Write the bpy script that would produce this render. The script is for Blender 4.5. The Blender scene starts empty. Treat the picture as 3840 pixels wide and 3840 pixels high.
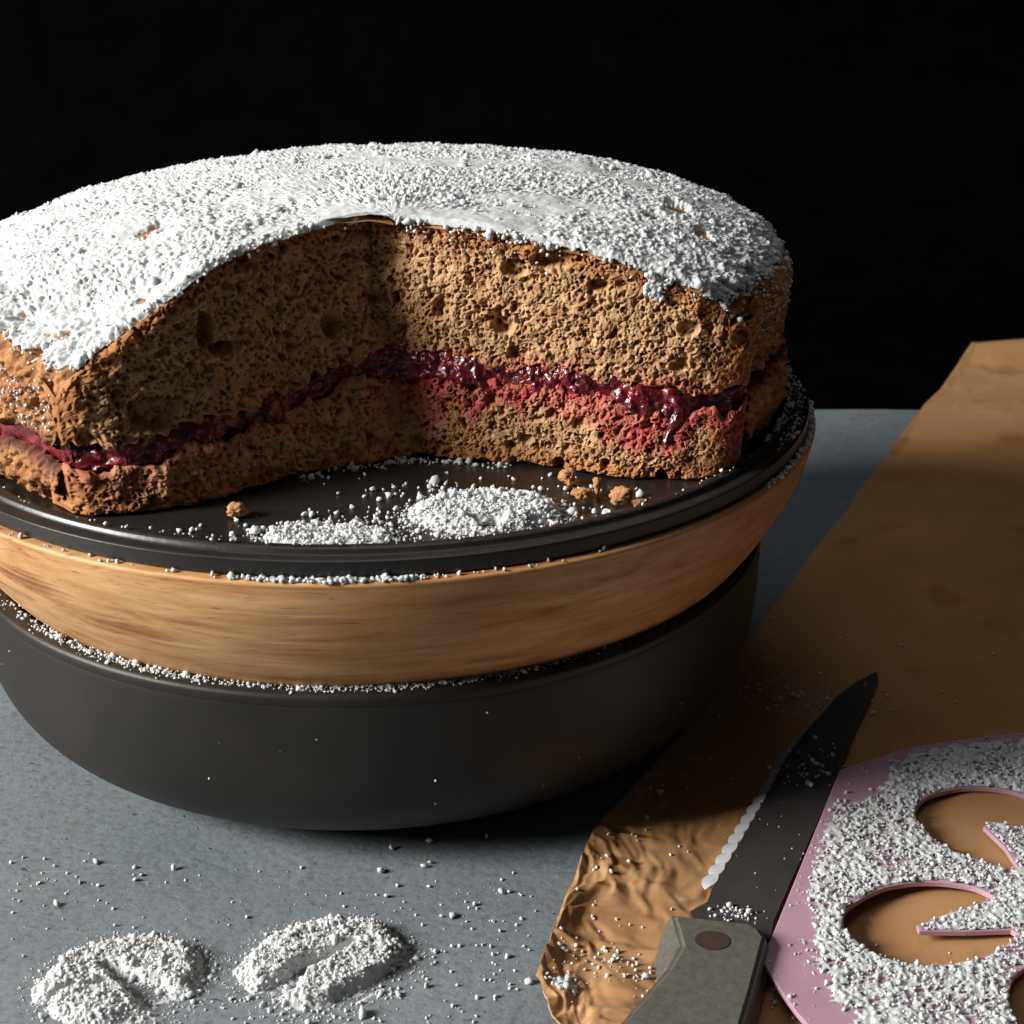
import bpy, bmesh, math, random
import numpy as np
from mathutils import Vector, Matrix

random.seed(4)
rng = np.random.default_rng(11)
S = 0.11            # one modelling unit (radius of the wooden bowl) in metres
scene = bpy.context.scene
col = scene.collection

# ------------------------------------------------------------------ camera
cam = bpy.data.cameras.new('camera')
cam.sensor_width = 36.0
cam.lens = 54.0
cam.clip_start = 0.01
cam.clip_end = 50.0
cam_o = bpy.data.objects.new('camera', cam)
col.objects.link(cam_o)
cam_o.location = (0.3172 * S, -3.3618 * S, 1.1298 * S)
cam_o.rotation_euler = (math.pi / 2 - 0.3993, 0, 0)
cam.dof.use_dof = True
cam.dof.focus_distance = 3.05 * S
cam.dof.aperture_fstop = 40.0
scene.camera = cam_o

# ------------------------------------------------------------------ light
world = bpy.data.worlds.new('World')
scene.world = world
world.use_nodes = True
bg = world.node_tree.nodes['Background']
bg.inputs['Color'].default_value = (0.93, 0.97, 1.0, 1)
bg.inputs['Strength'].default_value = 0.029

def area(name, az, el, dist, size, power, color):
    l = bpy.data.lights.new(name, 'AREA')
    l.shape = 'RECTANGLE'
    l.size, l.size_y = size
    l.energy = power
    l.color = color
    o = bpy.data.objects.new(name, l)
    col.objects.link(o)
    d = Vector((-math.cos(az) * math.cos(el), -math.sin(az) * math.cos(el), math.sin(el)))
    o.location = d * dist
    o.rotation_euler = d.to_track_quat('Z', 'Y').to_euler()
    return o
area('window_light', math.radians(18), math.radians(26), 1.7, (0.50, 0.60), 70.0, (1.0, 0.975, 0.935))
area('overhead_fill', math.radians(-55), math.radians(70), 1.5, (1.1, 1.1), 4.2, (0.95, 0.97, 1.0))  # added soft fill from above, lifts the shadows on table and paper

vs = scene.view_settings
vs.view_transform = 'Standard'
vs.look = 'None'
vs.exposure = 0.0
vs.gamma = 1.0

# ------------------------------------------------------------------ noise in numpy
def _hash(i, j, k, seed):
    n = (i.astype(np.int64) * 374761393 + j.astype(np.int64) * 668265263 + k.astype(np.int64) * 2147483647 + seed * 1274126177) & 0xffffffff
    n = ((n ^ (n >> 13)) * 1274126177) & 0xffffffff
    n = ((n ^ (n >> 15)) * 2246822519) & 0xffffffff
    n = n ^ (n >> 16)
    return (n & 0xffffff).astype(np.float64) / 0xffffff

def vnoise(P, scale, seed=0):
    Q = np.asarray(P) * scale + 57.31
    I = np.floor(Q)
    F = Q - I
    F = F * F * F * (F * (F * 6 - 15) + 10)
    I = I.astype(np.int64)
    r = 0
    for a in (0, 1):
        wa = F[..., 0] if a else 1 - F[..., 0]
        for b in (0, 1):
            wb = F[..., 1] if b else 1 - F[..., 1]
            for c in (0, 1):
                wc = F[..., 2] if c else 1 - F[..., 2]
                r = r + wa * wb * wc * _hash(I[..., 0] + a, I[..., 1] + b, I[..., 2] + c, seed)
    return r * 2 - 1

def fbm(P, scale, octv=3, seed=0):
    r, amp, tot = 0, 1.0, 0
    for o in range(octv):
        r = r + amp * vnoise(P, scale * 2.03 ** o, seed + o * 7)
        tot += amp
        amp *= 0.5
    return r / tot

def worley(P, scale, seed=0):
    """distance to the nearest feature point (in cell units) and that point's random value"""
    Q = np.asarray(P) * scale + 31.7
    I = np.floor(Q).astype(np.int64)
    best = np.full(Q.shape[:-1], 9.0)
    rid = np.zeros(Q.shape[:-1])
    for a in (-1, 0, 1):
        for b in (-1, 0, 1):
            for c in (-1, 0, 1):
                i, j, k = I[..., 0] + a, I[..., 1] + b, I[..., 2] + c
                fx = i + _hash(i, j, k, seed + 1)
                fy = j + _hash(i, j, k, seed + 2)
                fz = k + _hash(i, j, k, seed + 3)
                d = (fx - Q[..., 0]) ** 2 + (fy - Q[..., 1]) ** 2 + (fz - Q[..., 2]) ** 2
                m = d < best
                best = np.where(m, d, best)
                rid = np.where(m, _hash(i, j, k, seed + 4), rid)
    return np.sqrt(best), rid

def sstep(a, b, x):
    t = np.clip((x - a) / (b - a), 0, 1)
    return t * t * (3 - 2 * t)

# ------------------------------------------------------------------ object helpers
def link_mesh(name, V, F, mat=None, parent=None, smooth=True, attrs=None, base=None):
    """V in modelling units (world); F an (n,3|4) array or a list of faces"""
    V = np.asarray(V, dtype=np.float64) * S
    if base is None and parent is not None:
        base = parent.matrix_basis.translation
        if parent.parent is not None:
            base = base + parent.parent.matrix_basis.translation
    if base is not None:
        V = V - np.array(base)
    me = bpy.data.meshes.new(name)
    if isinstance(F, np.ndarray):
        n, k = F.shape
        me.vertices.add(len(V))
        me.vertices.foreach_set('co', V.astype(np.float32).ravel())
        me.loops.add(n * k)
        me.loops.foreach_set('vertex_index', F.astype(np.int32).ravel())
        me.polygons.add(n)
        me.polygons.foreach_set('loop_start', np.arange(0, n * k, k, dtype=np.int32))
        me.update(calc_edges=True)
    else:
        me.from_pydata([tuple(v) for v in V], [], F)
    if smooth:
        me.polygons.foreach_set('use_smooth', np.ones(len(me.polygons), dtype=bool))
    if attrs:
        for k, a in attrs.items():
            at = me.attributes.new(k, 'FLOAT', 'POINT')
            at.data.foreach_set('value', np.asarray(a, dtype=np.float32).ravel())
    me.update()
    o = bpy.data.objects.new(name, me)
    col.objects.link(o)
    if mat:
        me.materials.append(mat)
    if parent is not None:
        o.parent = parent
    elif base is not None:
        o.location = base
    return o

def empty(name, loc, label, cat, group=None):
    o = bpy.data.objects.new(name, None)
    o.empty_display_size = 0.02
    o.location = Vector(loc) * S
    col.objects.link(o)
    return tag(o, label, cat, group)

def tag(o, label=None, cat=None, group=None, kind=None):
    if label: o['label'] = label
    if cat: o['category'] = cat
    if group: o['group'] = group
    if kind: o['kind'] = kind
    return o

def grid_faces(nu, nv, off=0, flip=False):
    i = np.arange(nu - 1)[:, None] * nv + np.arange(nv - 1)[None, :]
    i = i.ravel() + off
    F = np.stack([i, i + nv, i + nv + 1, i + 1], -1)
    return F[:, ::-1] if flip else F

class Multi:
    """several grids collected into one mesh, with point attributes"""
    def __init__(self): self.V, self.F, self.A, self.n = [], [], {}, 0
    def add(self, P, flip=False, **attrs):
        nu, nv = P.shape[:2]
        self.V.append(P.reshape(-1, 3))
        self.F.append(grid_faces(nu, nv, self.n, flip))
        for k, a in attrs.items():
            self.A.setdefault(k, []).append(np.broadcast_to(a, (nu, nv)).ravel())
        self.n += nu * nv
    def build(self, name, mat, parent=None, smooth=True):
        A = {k: np.concatenate(a) for k, a in self.A.items()}
        return link_mesh(name, np.concatenate(self.V), np.concatenate(self.F), mat, parent, smooth, A)

def lathe(name, prof, mat, parent=None, c=(0, 0), seg=256, wobble=0.0):
    prof = np.array(prof)
    th = np.linspace(0, 2 * np.pi, seg, endpoint=False)
    n = len(prof)
    R = prof[:, 0][None, :] * (1 + wobble * np.sin(2 * th + .7)[:, None])
    V = np.stack([c[0] + R * np.cos(th)[:, None], c[1] + R * np.sin(th)[:, None], np.broadcast_to(prof[:, 1], (seg, n))], -1)
    i = (np.arange(seg)[:, None] * n + np.arange(n - 1)[None, :]).ravel()
    j = (((np.arange(seg) + 1) % seg)[:, None] * n + np.arange(n - 1)[None, :]).ravel()
    F = np.stack([i, j, j + 1, i + 1], -1)
    return link_mesh(name, V.reshape(-1, 3), F, mat, parent)

def smooth_prof(pts, per=6):
    """Catmull-Rom through the profile points"""
    P = np.array([pts[0]] + list(pts) + [pts[-1]], float)
    out = []
    for k in range(1, len(P) - 2):
        for t in np.linspace(0, 1, per, endpoint=False):
            a, b, c, d = P[k - 1], P[k], P[k + 1], P[k + 2]
            out.append(.5 * ((2 * b) + (-a + c) * t + (2 * a - 5 * b + 4 * c - d) * t * t + (-a + 3 * b - 3 * c + d) * t ** 3))
    out.append(P[-2])
    return np.array(out)

# unit lumps for sugar
_t = (1 + 5 ** .5) / 2
ICO_V = np.array([(-1, _t, 0), (1, _t, 0), (-1, -_t, 0), (1, -_t, 0), (0, -1, _t), (0, 1, _t), (0, -1, -_t), (0, 1, -_t), (_t, 0, -1), (_t, 0, 1), (-_t, 0, -1), (-_t, 0, 1)]) / math.sqrt(1 + _t * _t)
ICO_F = np.array([(0, 11, 5), (0, 5, 1), (0, 1, 7), (0, 7, 10), (0, 10, 11), (1, 5, 9), (5, 11, 4), (11, 10, 2), (10, 7, 6), (7, 1, 8), (3, 9, 4), (3, 4, 2), (3, 2, 6), (3, 6, 8), (3, 8, 9), (4, 9, 5), (2, 4, 11), (6, 2, 10), (8, 6, 7), (9, 8, 1)])
OCT_V = np.array([(1, 0, 0), (-1, 0, 0), (0, 1, 0), (0, -1, 0), (0, 0, 1), (0, 0, -1)], float)
OCT_F = np.array([(0, 2, 4), (2, 1, 4), (1, 3, 4), (3, 0, 4), (2, 0, 5), (1, 2, 5), (3, 1, 5), (0, 3, 5)])

def lumps(C, r, ico=True, jitter=.42, flat=1.0):
    """vertices and triangles of one irregular lump at every centre"""
    C = np.asarray(C, float); r = np.asarray(r, float)
    n = len(C)
    UV, UF = (ICO_V, ICO_F) if ico else (OCT_V, OCT_F)
    k = len(UV)
    q = rng.normal(size=(n, 4)); q /= np.linalg.norm(q, axis=1, keepdims=True)
    w, x, y, z = q.T
    M = np.stack([1 - 2 * (y * y + z * z), 2 * (x * y - z * w), 2 * (x * z + y * w), 2 * (x * y + z * w), 1 - 2 * (x * x + z * z), 2 * (y * z - x * w), 2 * (x * z - y * w), 2 * (y * z + x * w), 1 - 2 * (x * x + y * y)], -1).reshape(n, 3, 3)
    V = UV[None] * (1 + jitter * rng.uniform(-1, 1, (n, k, 1))) * (1 + .35 * rng.uniform(-1, 1, (n, 1, 3)))
    V = np.einsum('nij,nkj->nki', M, V) * r[:, None, None]
    V[..., 2] *= flat
    V = V + C[:, None]
    F = UF[None] + (np.arange(n) * k)[:, None, None]
    return V.reshape(-1, 3), F.reshape(-1, 3)

def grains(name, C, r, mat, parent=None, ico=True, **kw):
    V, F = lumps(C, r, ico, **kw)
    return link_mesh(name, V, F, mat, parent, smooth=False)

# ------------------------------------------------------------------ materials
def new_mat(name):
    m = bpy.data.materials.new(name)
    m.use_nodes = True
    nt = m.node_tree
    b = nt.nodes['Principled BSDF']
    return m, nt, b
def N(nt, t, **kw):
    n = nt.nodes.new(t)
    for k, v in kw.items():
        if hasattr(n, k) and k not in ('inputs',): setattr(n, k, v)
    return n
def L(nt, a, b): nt.links.new(a, b)
def coords(nt, scale=(1, 1, 1), rot=(0, 0, 0)):
    tc = N(nt, 'ShaderNodeTexCoord'); mp = N(nt, 'ShaderNodeMapping')
    mp.inputs['Scale'].default_value = scale; mp.inputs['Rotation'].default_value = rot
    L(nt, tc.outputs['Object'], mp.inputs['Vector'])
    return mp.outputs['Vector']
def noise(nt, vec, scale, detail=4, rough=.55, dist=0.0):
    n = N(nt, 'ShaderNodeTexNoise')
    n.inputs['Scale'].default_value = scale; n.inputs['Detail'].default_value = detail
    n.inputs['Roughness'].default_value = rough; n.inputs['Distortion'].default_value = dist
    L(nt, vec, n.inputs['Vector'])
    return n.outputs['Fac']
def ramp(nt, fac, stops):
    r = N(nt, 'ShaderNodeValToRGB')
    e = r.color_ramp.elements
    while len(e) < len(stops): e.new(.5)
    for k, (p, c) in enumerate(stops):
        e[k].position = p
        e[k].color = (*c, 1) if len(c) == 3 else c
    L(nt, fac, r.inputs['Fac'])
    return r.outputs['Color']
def mix(nt, fac, a, b, mode='MIX'):
    m = N(nt, 'ShaderNodeMix'); m.data_type = 'RGBA'; m.blend_type = mode
    for s, v in ((m.inputs[0], fac), (m.inputs[6], a), (m.inputs[7], b)):
        if hasattr(v, 'links'): L(nt, v, s)
        elif isinstance(v, (int, float)): s.default_value = v
        else: s.default_value = (*v, 1)
    return m.outputs[2]
def bump(nt, b, h, strength, dist):
    n = N(nt, 'ShaderNodeBump')
    n.inputs['Strength'].default_value = strength; n.inputs['Distance'].default_value = dist
    L(nt, h, n.inputs['Height']); L(nt, n.outputs['Normal'], b.inputs['Normal'])
def attr(nt, name):
    a = N(nt, 'ShaderNodeAttribute'); a.attribute_name = name
    return a.outputs['Fac']
def mathn(nt, op, a, b=None):
    m = N(nt, 'ShaderNodeMath'); m.operation = op
    for s, v in ((m.inputs[0], a), (m.inputs[1], b)):
        if v is None: continue
        if hasattr(v, 'links'): L(nt, v, s)
        else: s.default_value = v
    return m.outputs[0]

MAT = {}
def M_sugar():
    m, nt, b = new_mat('icing_sugar')
    v = coords(nt)
    c = ramp(nt, noise(nt, v, 900, 2), [(.3, (.53, .545, .55)), (.7, (.65, .66, .655))])
    L(nt, c, b.inputs['Base Color'])
    b.inputs['Roughness'].default_value = .9
    b.inputs['Specular IOR Level'].default_value = .25
    b.inputs['Subsurface Weight'].default_value = .55
    b.inputs['Subsurface Radius'].default_value = (1, 1, 1)
    b.inputs['Subsurface Scale'].default_value = .0007
    bump(nt, b, noise(nt, v, 3200, 3, .7), .5, .0005)
    return m
def M_sponge():
    m, nt, b = new_mat('sponge')
    v = coords(nt)
    c = ramp(nt, noise(nt, v, 260, 5, .65), [(.28, (.27, .128, .053)), (.5, (.44, .256, .119)), (.75, (.60, .388, .205))])
    sp = ramp(nt, noise(nt, v, 900, 3, .7), [(.60, (0, 0, 0)), (.72, (1, 1, 1))])
    c = mix(nt, mathn(nt, 'MULTIPLY', sp, .35), c, (.20, .085, .025))
    crust = ramp(nt, noise(nt, v, 190, 6, .7), [(.3, (.21, .066, .019)), (.55, (.40, .165, .050)), (.8, (.56, .30, .11))])
    c = mix(nt, attr(nt, 'crust'), c, crust)
    st = ramp(nt, noise(nt, v, 420, 4, .7), [(.3, (.17, .008, .014)), (.48, (.42, .045, .052)), (.68, (.58, .15, .13)), (.85, (.62, .28, .19))])
    c = mix(nt, attr(nt, 'stain'), c, st)
    L(nt, c, b.inputs['Base Color'])
    b.inputs['Roughness'].default_value = .75
    b.inputs['Specular IOR Level'].default_value = .3
    b.inputs['Subsurface Weight'].default_value = .35
    b.inputs['Subsurface Radius'].default_value = (1, .5, .25)
    b.inputs['Subsurface Scale'].default_value = .0011
    bump(nt, b, noise(nt, v, 1500, 4, .7), .4, .0005)
    return m
def M_crust():
    m, nt, b = new_mat('baked_crust')
    v = coords(nt)
    c = ramp(nt, noise(nt, v, 120, 8, .72), [(.28, (.15, .043, .013)), (.48, (.38, .155, .048)), (.62, (.52, .255, .090)), (.8, (.66, .41, .18))])
    st = ramp(nt, noise(nt, v, 300, 4, .7), [(.35, (.035, .004, .007)), (.7, (.20, .03, .03))])
    c = mix(nt, attr(nt, 'stain'), c, st)
    L(nt, c, b.inputs['Base Color'])
    b.inputs['Roughness'].default_value = .6
    b.inputs['Specular IOR Level'].default_value = .35
    bump(nt, b, noise(nt, v, 700, 6, .7), .7, .001)
    return m
def M_jam():
    m, nt, b = new_mat('berry_jam')
    v = coords(nt)
    c = ramp(nt, noise(nt, v, 300, 4, .6), [(.32, (.030, .002, .006)), (.52, (.13, .007, .016)), (.74, (.40, .035, .05))])
    L(nt, c, b.inputs['Base Color'])
    b.inputs['Roughness'].default_value = .22
    b.inputs['Subsurface Weight'].default_value = .15
    b.inputs['Subsurface Radius'].default_value = (.004, .0008, .0008)
    b.inputs['Subsurface Scale'].default_value = .5
    b.inputs['Coat Weight'].default_value = .4
    b.inputs['Coat Roughness'].default_value = .08
    bump(nt, b, noise(nt, v, 900, 3), .5, .0008)
    return m
KNOT = (-.585 * S, -.775 * S, (.55 - .095) * S)
def M_wood():
    m, nt, b = new_mat('turned_wood')
    v = coords(nt, (1, 1, 1), (0, math.radians(5), 0))
    v2 = coords(nt, (20, 110, 330), (math.radians(6), math.radians(4), math.radians(8)))
    g = noise(nt, v2, 1.0, 7, .62, .45)
    c = ramp(nt, g, [(.30, (.30, .125, .042)), (.43, (.52, .265, .102)), (.56, (.64, .36, .152)), (.72, (.74, .47, .235))])
    # broad heart-wood tone and short dark pores
    big = noise(nt, coords(nt, (14, 14, 9)), 1.0, 2, .5)
    c = mix(nt, ramp(nt, big, [(.42, (0, 0, 0)), (.68, (.55, .55, .55))]), c, (.34, .125, .045))
    pores = noise(nt, coords(nt, (120, 500, 1900), (math.radians(6), math.radians(4), math.radians(8))), 1.0, 3, .6, .2)
    pf = ramp(nt, pores, [(.60, (0, 0, 0)), (.72, (.6, .6, .6))])
    c = mix(nt, pf, c, (.17, .06, .018))
    # a cluster of dark reddish streaks where a knot was cut
    tc = N(nt, 'ShaderNodeTexCoord')
    dv = N(nt, 'ShaderNodeVectorMath'); dv.operation = 'SUBTRACT'; L(nt, tc.outputs['Object'], dv.inputs[0]); dv.inputs[1].default_value = KNOT
    mp = N(nt, 'ShaderNodeMapping'); mp.inputs['Rotation'].default_value = (0, math.radians(-38), 0); mp.inputs['Scale'].default_value = (75, 40, 260); L(nt, dv.outputs[0], mp.inputs['Vector'])
    ln = N(nt, 'ShaderNodeVectorMath'); ln.operation = 'LENGTH'; L(nt, mp.outputs['Vector'], ln.inputs[0])
    near = ramp(nt, ln.outputs['Value'], [(.35, (1, 1, 1)), (1.0, (0, 0, 0))])
    mp2 = N(nt, 'ShaderNodeMapping'); mp2.inputs['Rotation'].default_value = (0, math.radians(-38), 0); mp2.inputs['Scale'].default_value = (60, 60, 1300); L(nt, dv.outputs[0], mp2.inputs['Vector'])
    sn = ramp(nt, noise(nt, mp2.outputs['Vector'], 1.0, 3, .6), [(.42, (0, 0, 0)), (.56, (1, 1, 1))])
    c = mix(nt, mathn(nt, 'MULTIPLY', mathn(nt, 'MULTIPLY', near, sn), .85), c, (.22, .065, .018))
    L(nt, c, b.inputs['Base Color'])
    b.inputs['Roughness'].default_value = .48
    b.inputs['Specular IOR Level'].default_value = .35
    bump(nt, b, mathn(nt, 'SUBTRACT', g, pf), .25, .0008)
    return m
def M_glaze(name, c0, c1, rough, spec=.5):
    m, nt, b = new_mat(name)
    v = coords(nt)
    c = ramp(nt, noise(nt, v, 22, 5, .6), [(.3, c0), (.7, c1)])
    L(nt, c, b.inputs['Base Color'])
    r = noise(nt, v, 60, 5, .65)
    mr = N(nt, 'ShaderNodeMapRange'); L(nt, r, mr.inputs['Value'])
    mr.inputs['To Min'].default_value = rough - .08; mr.inputs['To Max'].default_value = rough + .12
    L(nt, mr.outputs['Result'], b.inputs['Roughness'])
    b.inputs['Specular IOR Level'].default_value = spec
    bump(nt, b, noise(nt, v, 800, 4, .6), .12, .0004)
    return m
def M_table():
    m, nt, b = new_mat('slate_table')
    v = coords(nt)
    big = noise(nt, v, 9, 5, .6)
    fine = noise(nt, coords(nt, (430, 600, 430), (0, 0, .25)), 1.0, 5, .7)
    c = ramp(nt, big, [(.3, (.140, .165, .180)), (.7, (.21, .236, .250))])
    c = mix(nt, ramp(nt, fine, [(.34, (.6, .6, .6)), (.50, (0, 0, 0))]), c, (.080, .092, .102))
    c = mix(nt, ramp(nt, fine, [(.60, (0, 0, 0)), (.74, (.4, .4, .4))]), c, (.34, .36, .37))
    pit = ramp(nt, noise(nt, coords(nt, (300, 520, 300), (0, 0, -.2)), 1.0, 3, .6, .6), [(.27, (1, 1, 1)), (.34, (0, 0, 0))])
    c = mix(nt, mathn(nt, 'MULTIPLY', pit, .8), c, (.035, .042, .048))
    scr = ramp(nt, noise(nt, coords(nt, (30, 1400, 100), (0, 0, .12)), 1.0, 2, .5, .3), [(.70, (0, 0, 0)), (.76, (1, 1, 1))])
    c = mix(nt, mathn(nt, 'MULTIPLY', scr, .30), c, (.36, .40, .42))
    stain = ramp(nt, noise(nt, v, 30, 3, .5), [(.66, (0, 0, 0)), (.76, (.35, .35, .35))])
    c = mix(nt, stain, c, (.15, .11, .08))
    L(nt, c, b.inputs['Base Color'])
    b.inputs['Roughness'].default_value = .62
    h = mathn(nt, 'ADD', mathn(nt, 'MULTIPLY', fine, .5), mathn(nt, 'MULTIPLY', noise(nt, v, 160, 4, .6), .5))
    h = mathn(nt, 'SUBTRACT', h, mathn(nt, 'MULTIPLY', pit, .4))
    bump(nt, b, h, .5, .0012)
    return m
def M_paper():
    m, nt, b = new_mat('brown_parchment')
    v = coords(nt)
    c = ramp(nt, noise(nt, v, 26, 5, .6), [(.3, (.33, .168, .070)), (.7, (.44, .240, .105))])
    fib = noise(nt, coords(nt, (900, 160, 300)), 1.0, 4, .65)
    c = mix(nt, ramp(nt, fib, [(.55, (0, 0, 0)), (.75, (.3, .3, .3))]), c, (.42, .24, .10))
    grease = ramp(nt, noise(nt, v, 38, 2, .5), [(.62, (0, 0, 0)), (.75, (.5, .5, .5))])
    c = mix(nt, grease, c, (.19, .07, .02))
    c = mix(nt, mathn(nt, 'MULTIPLY', attr(nt, 'fold'), .7), c, (.56, .36, .18))
    L(nt, c, b.inputs['Base Color'])
    b.inputs['Roughness'].default_value = .6
    b.inputs['Specular IOR Level'].default_value = .3
    bump(nt, b, noise(nt, v, 420, 5, .6), .12, .0005)
    return m
def M_plain(name, c, rough, metal=0.0, var=.12, nscale=200, bstr=.1, spec=.5):
    m, nt, b = new_mat(name)
    v = coords(nt)
    f = noise(nt, v, nscale, 4, .6)
    L(nt, ramp(nt, f, [(.3, tuple(x * (1 - var) for x in c)), (.7, tuple(min(1, x * (1 + var)) for x in c))]), b.inputs['Base Color'])
    b.inputs['Roughness'].default_value = rough
    b.inputs['Metallic'].default_value = metal
    b.inputs['Specular IOR Level'].default_value = spec
    if bstr: bump(nt, b, noise(nt, v, nscale * 4, 3), bstr, .0005)
    return m
def M_pink():
    m, nt, b = new_mat('pink_plastic')
    v = coords(nt)
    c = ramp(nt, noise(nt, v, 60, 3), [(.3, (.44, .265, .335)), (.7, (.50, .32, .395))])
    L(nt, c, b.inputs['Base Color'])
    b.inputs['Roughness'].default_value = .38
    b.inputs['Subsurface Weight'].default_value = .12
    b.inputs['Subsurface Radius'].default_value = (.004, .002, .002)
    b.inputs['Subsurface Scale'].default_value = .6
    return m
SUGAR, SPONGE, CRUST, JAM, WOOD = M_sugar(), M_sponge(), M_crust(), M_jam(), M_wood()
GLAZE = M_glaze('dark_stoneware', (.012, .0108, .0092), (.024, .0205, .0165), .44, .30)
PLATE = M_glaze('dark_pan', (.012, .0105, .0095), (.022, .0185, .016), .33)
TABLE, PAPER, PINK = M_table(), M_paper(), M_pink()
BLADE = M_plain('dark_reflection_steel', (.085, .078, .074), .42, .55, .2, 60, .05)  # dark base stands in for the black surroundings mirrored in the blade
EDGE = M_plain('lit_edge_steel', (.52, .53, .57), .34, .35, .08, 300, .1)  # pale base paints in the light that the ground bevel reflects
HANDLE = M_plain('grey_handle', (.098, .095, .078), .45, 0, .22, 700, .15)
RIVET = M_plain('brown_rivet', (.070, .050, .040), .4, .3, .1, 300, .05)
BLACK = M_plain('black_cloth', (.0011, .0011, .0013), 1.0, 0, .3, 40, 0, .0)

# ------------------------------------------------------------------ setting
TZ = -0.70
def build_table():
    # slate slab with a slightly chipped far edge
    n = 240
    x = np.linspace(-7, 7, n)
    e = 1.945 + .006 * vnoise(np.stack([x, x * 0, x * 0], -1), 9, 3) + .003 * vnoise(np.stack([x, x * 0, x * 0], -1), 40, 4)
    rows = [(-4.0 + 0 * x, TZ + 0 * x), (-1.5 + 0 * x, TZ + 0 * x), (e - .012, TZ + 0 * x), (e - .003, TZ - .004 + 0 * x), (e, TZ - .014 + 0 * x), (e, TZ - .055 + 0 * x), (-4 + 0 * x, TZ - .055 + 0 * x)]
    P = np.stack([np.stack([x, y, z], -1) for y, z in rows], 0)
    m = Multi(); m.add(P, flip=True)
    tag(m.build('table', TABLE, smooth=False), 'dark blue-grey slate table top under the bowls', 'table', kind='structure')
    # black cloth behind: floor that sweeps up into a wall
    prof = [(-4, TZ - .06), (3.6, TZ - .06)] + [(3.6 + 1.6 * math.sin(a), TZ - .06 + 1.6 - 1.6 * math.cos(a)) for a in np.linspace(0, math.pi / 2, 14)] + [(5.2, 9)]
    P = np.array([[(xx, y, z) for y, z in prof] for xx in (-14, 14)])
    m = Multi(); m.add(P)
    tag(m.build('backdrop', BLACK), 'plain black cloth backdrop behind the cake', 'backdrop', kind='structure')
build_table()

# ------------------------------------------------------------------ dark stoneware bowl
BX = -.012
def build_dark_bowl():
    root = empty('stoneware_bowl', (BX, 0, TZ), 'large dark brown stoneware bowl standing on the slate table', 'bowl')
    zr, rb, R2, n = -.30, .385, .910, 3.5
    t = np.linspace(0, 1, 40)
    zz = TZ + .002 + t * (zr - TZ)
    rr = rb + (R2 - rb) * (1 - (1 - t) ** n) ** (1 / n)
    prof = [(0, TZ + .006), (rb - .05, TZ + .006), (rb - .02, TZ + .001)] + list(zip(rr, zz))
    inner = [(R2 - .048, zr + .0)] + [(R2 - .05 - .02 * k * k / 30, zr - .03 - k * .03) for k in range(9)] + [(.5, -.62), (0, -.64)]
    lathe('bowl_body', prof + [(R2 - .001, zr + .006)], GLAZE, root, (BX, 0))
    lathe('bowl_inside', inner, GLAZE, root, (BX, 0))
    rim = smooth_prof([(R2 - .004, zr + .002), (R2 + .000, zr + .007), (R2 + .0015, zr + .018), (R2 - .001, zr + .026), (R2 - .010, zr + .031), (R2 - .034, zr + .029), (R2 - .046, zr + .020), (R2 - .048, zr - .004)], 4)
    lathe('rim', rim, GLAZE, root, (BX, 0))
build_dark_bowl()

# ------------------------------------------------------------------ wooden bowl
def wood_r(z): return .45 + .55 * (1 - (np.clip(-z, 0, .55) / .55) ** 1.55) ** (1 / 1.55)
def build_wood_bowl():
    root = empty('wooden_bowl', (0, 0, -.55), 'pale brown turned wooden bowl nested in the dark stoneware bowl', 'bowl')
    zz = np.linspace(-.55, -.012, 48)
    prof = [(0, -.552)] + list(zip(wood_r(zz), zz))
    lathe('bowl_body', prof, WOOD, root)
    rim = smooth_prof([(wood_r(-.013), -.0125), (1.0005, -.006), (.998, -.001), (.990, .0), (.955, .0), (.940, -.004), (.93, -.02)], 4)
    lathe('rim', rim, WOOD, root)
    lathe('bowl_inside', [(.93, -.02), (.91, -.1), (.84, -.25), (.65, -.42), (.3, -.5), (0, -.51)], WOOD, root)
build_wood_bowl()

# ------------------------------------------------------------------ dark plate
PZ = .027
def build_plate():
    root = empty('cake_plate', (0, 0, .002), 'round dark pan base with a rolled lip carrying the cake', 'plate')
    prof = smooth_prof([(.905, PZ + .001), (.922, PZ + .003), (.929, .040), (.935, .0455), (.945, .0462), (.953, .0440), (.957, .0385), (.962, .0352), (.974, .0350), (.9815, .0335), (.9835, .0310), (.9842, .020), (.9842, .008), (.9825, .0035), (.975, .002)], 5)
    lathe('lip', prof, PLATE, root)
    lathe('plate_base', [(0, PZ), (.4, PZ), (.80, PZ), (.908, PZ + .0003)], PLATE, root)
    lathe('underside', [(.975, .0025), (.5, .0025), (0, .0025)], PLATE, root)
build_plate()

# ------------------------------------------------------------------ cake
CC = np.array([0.0, .025])
RC = .922
AP = np.array([.09, -.42])                       # apex of the missing wedge
RD = np.array([.68, -.060]); RD /= np.linalg.norm(RD)
LD = np.array([-.60, -.335]); LD /= np.linalg.norm(LD)
PSR = math.atan2(RD[1], RD[0]); PSL = math.atan2(LD[1], LD[0]) % (2 * math.pi)
LCORN = AP + LD * .66

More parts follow.
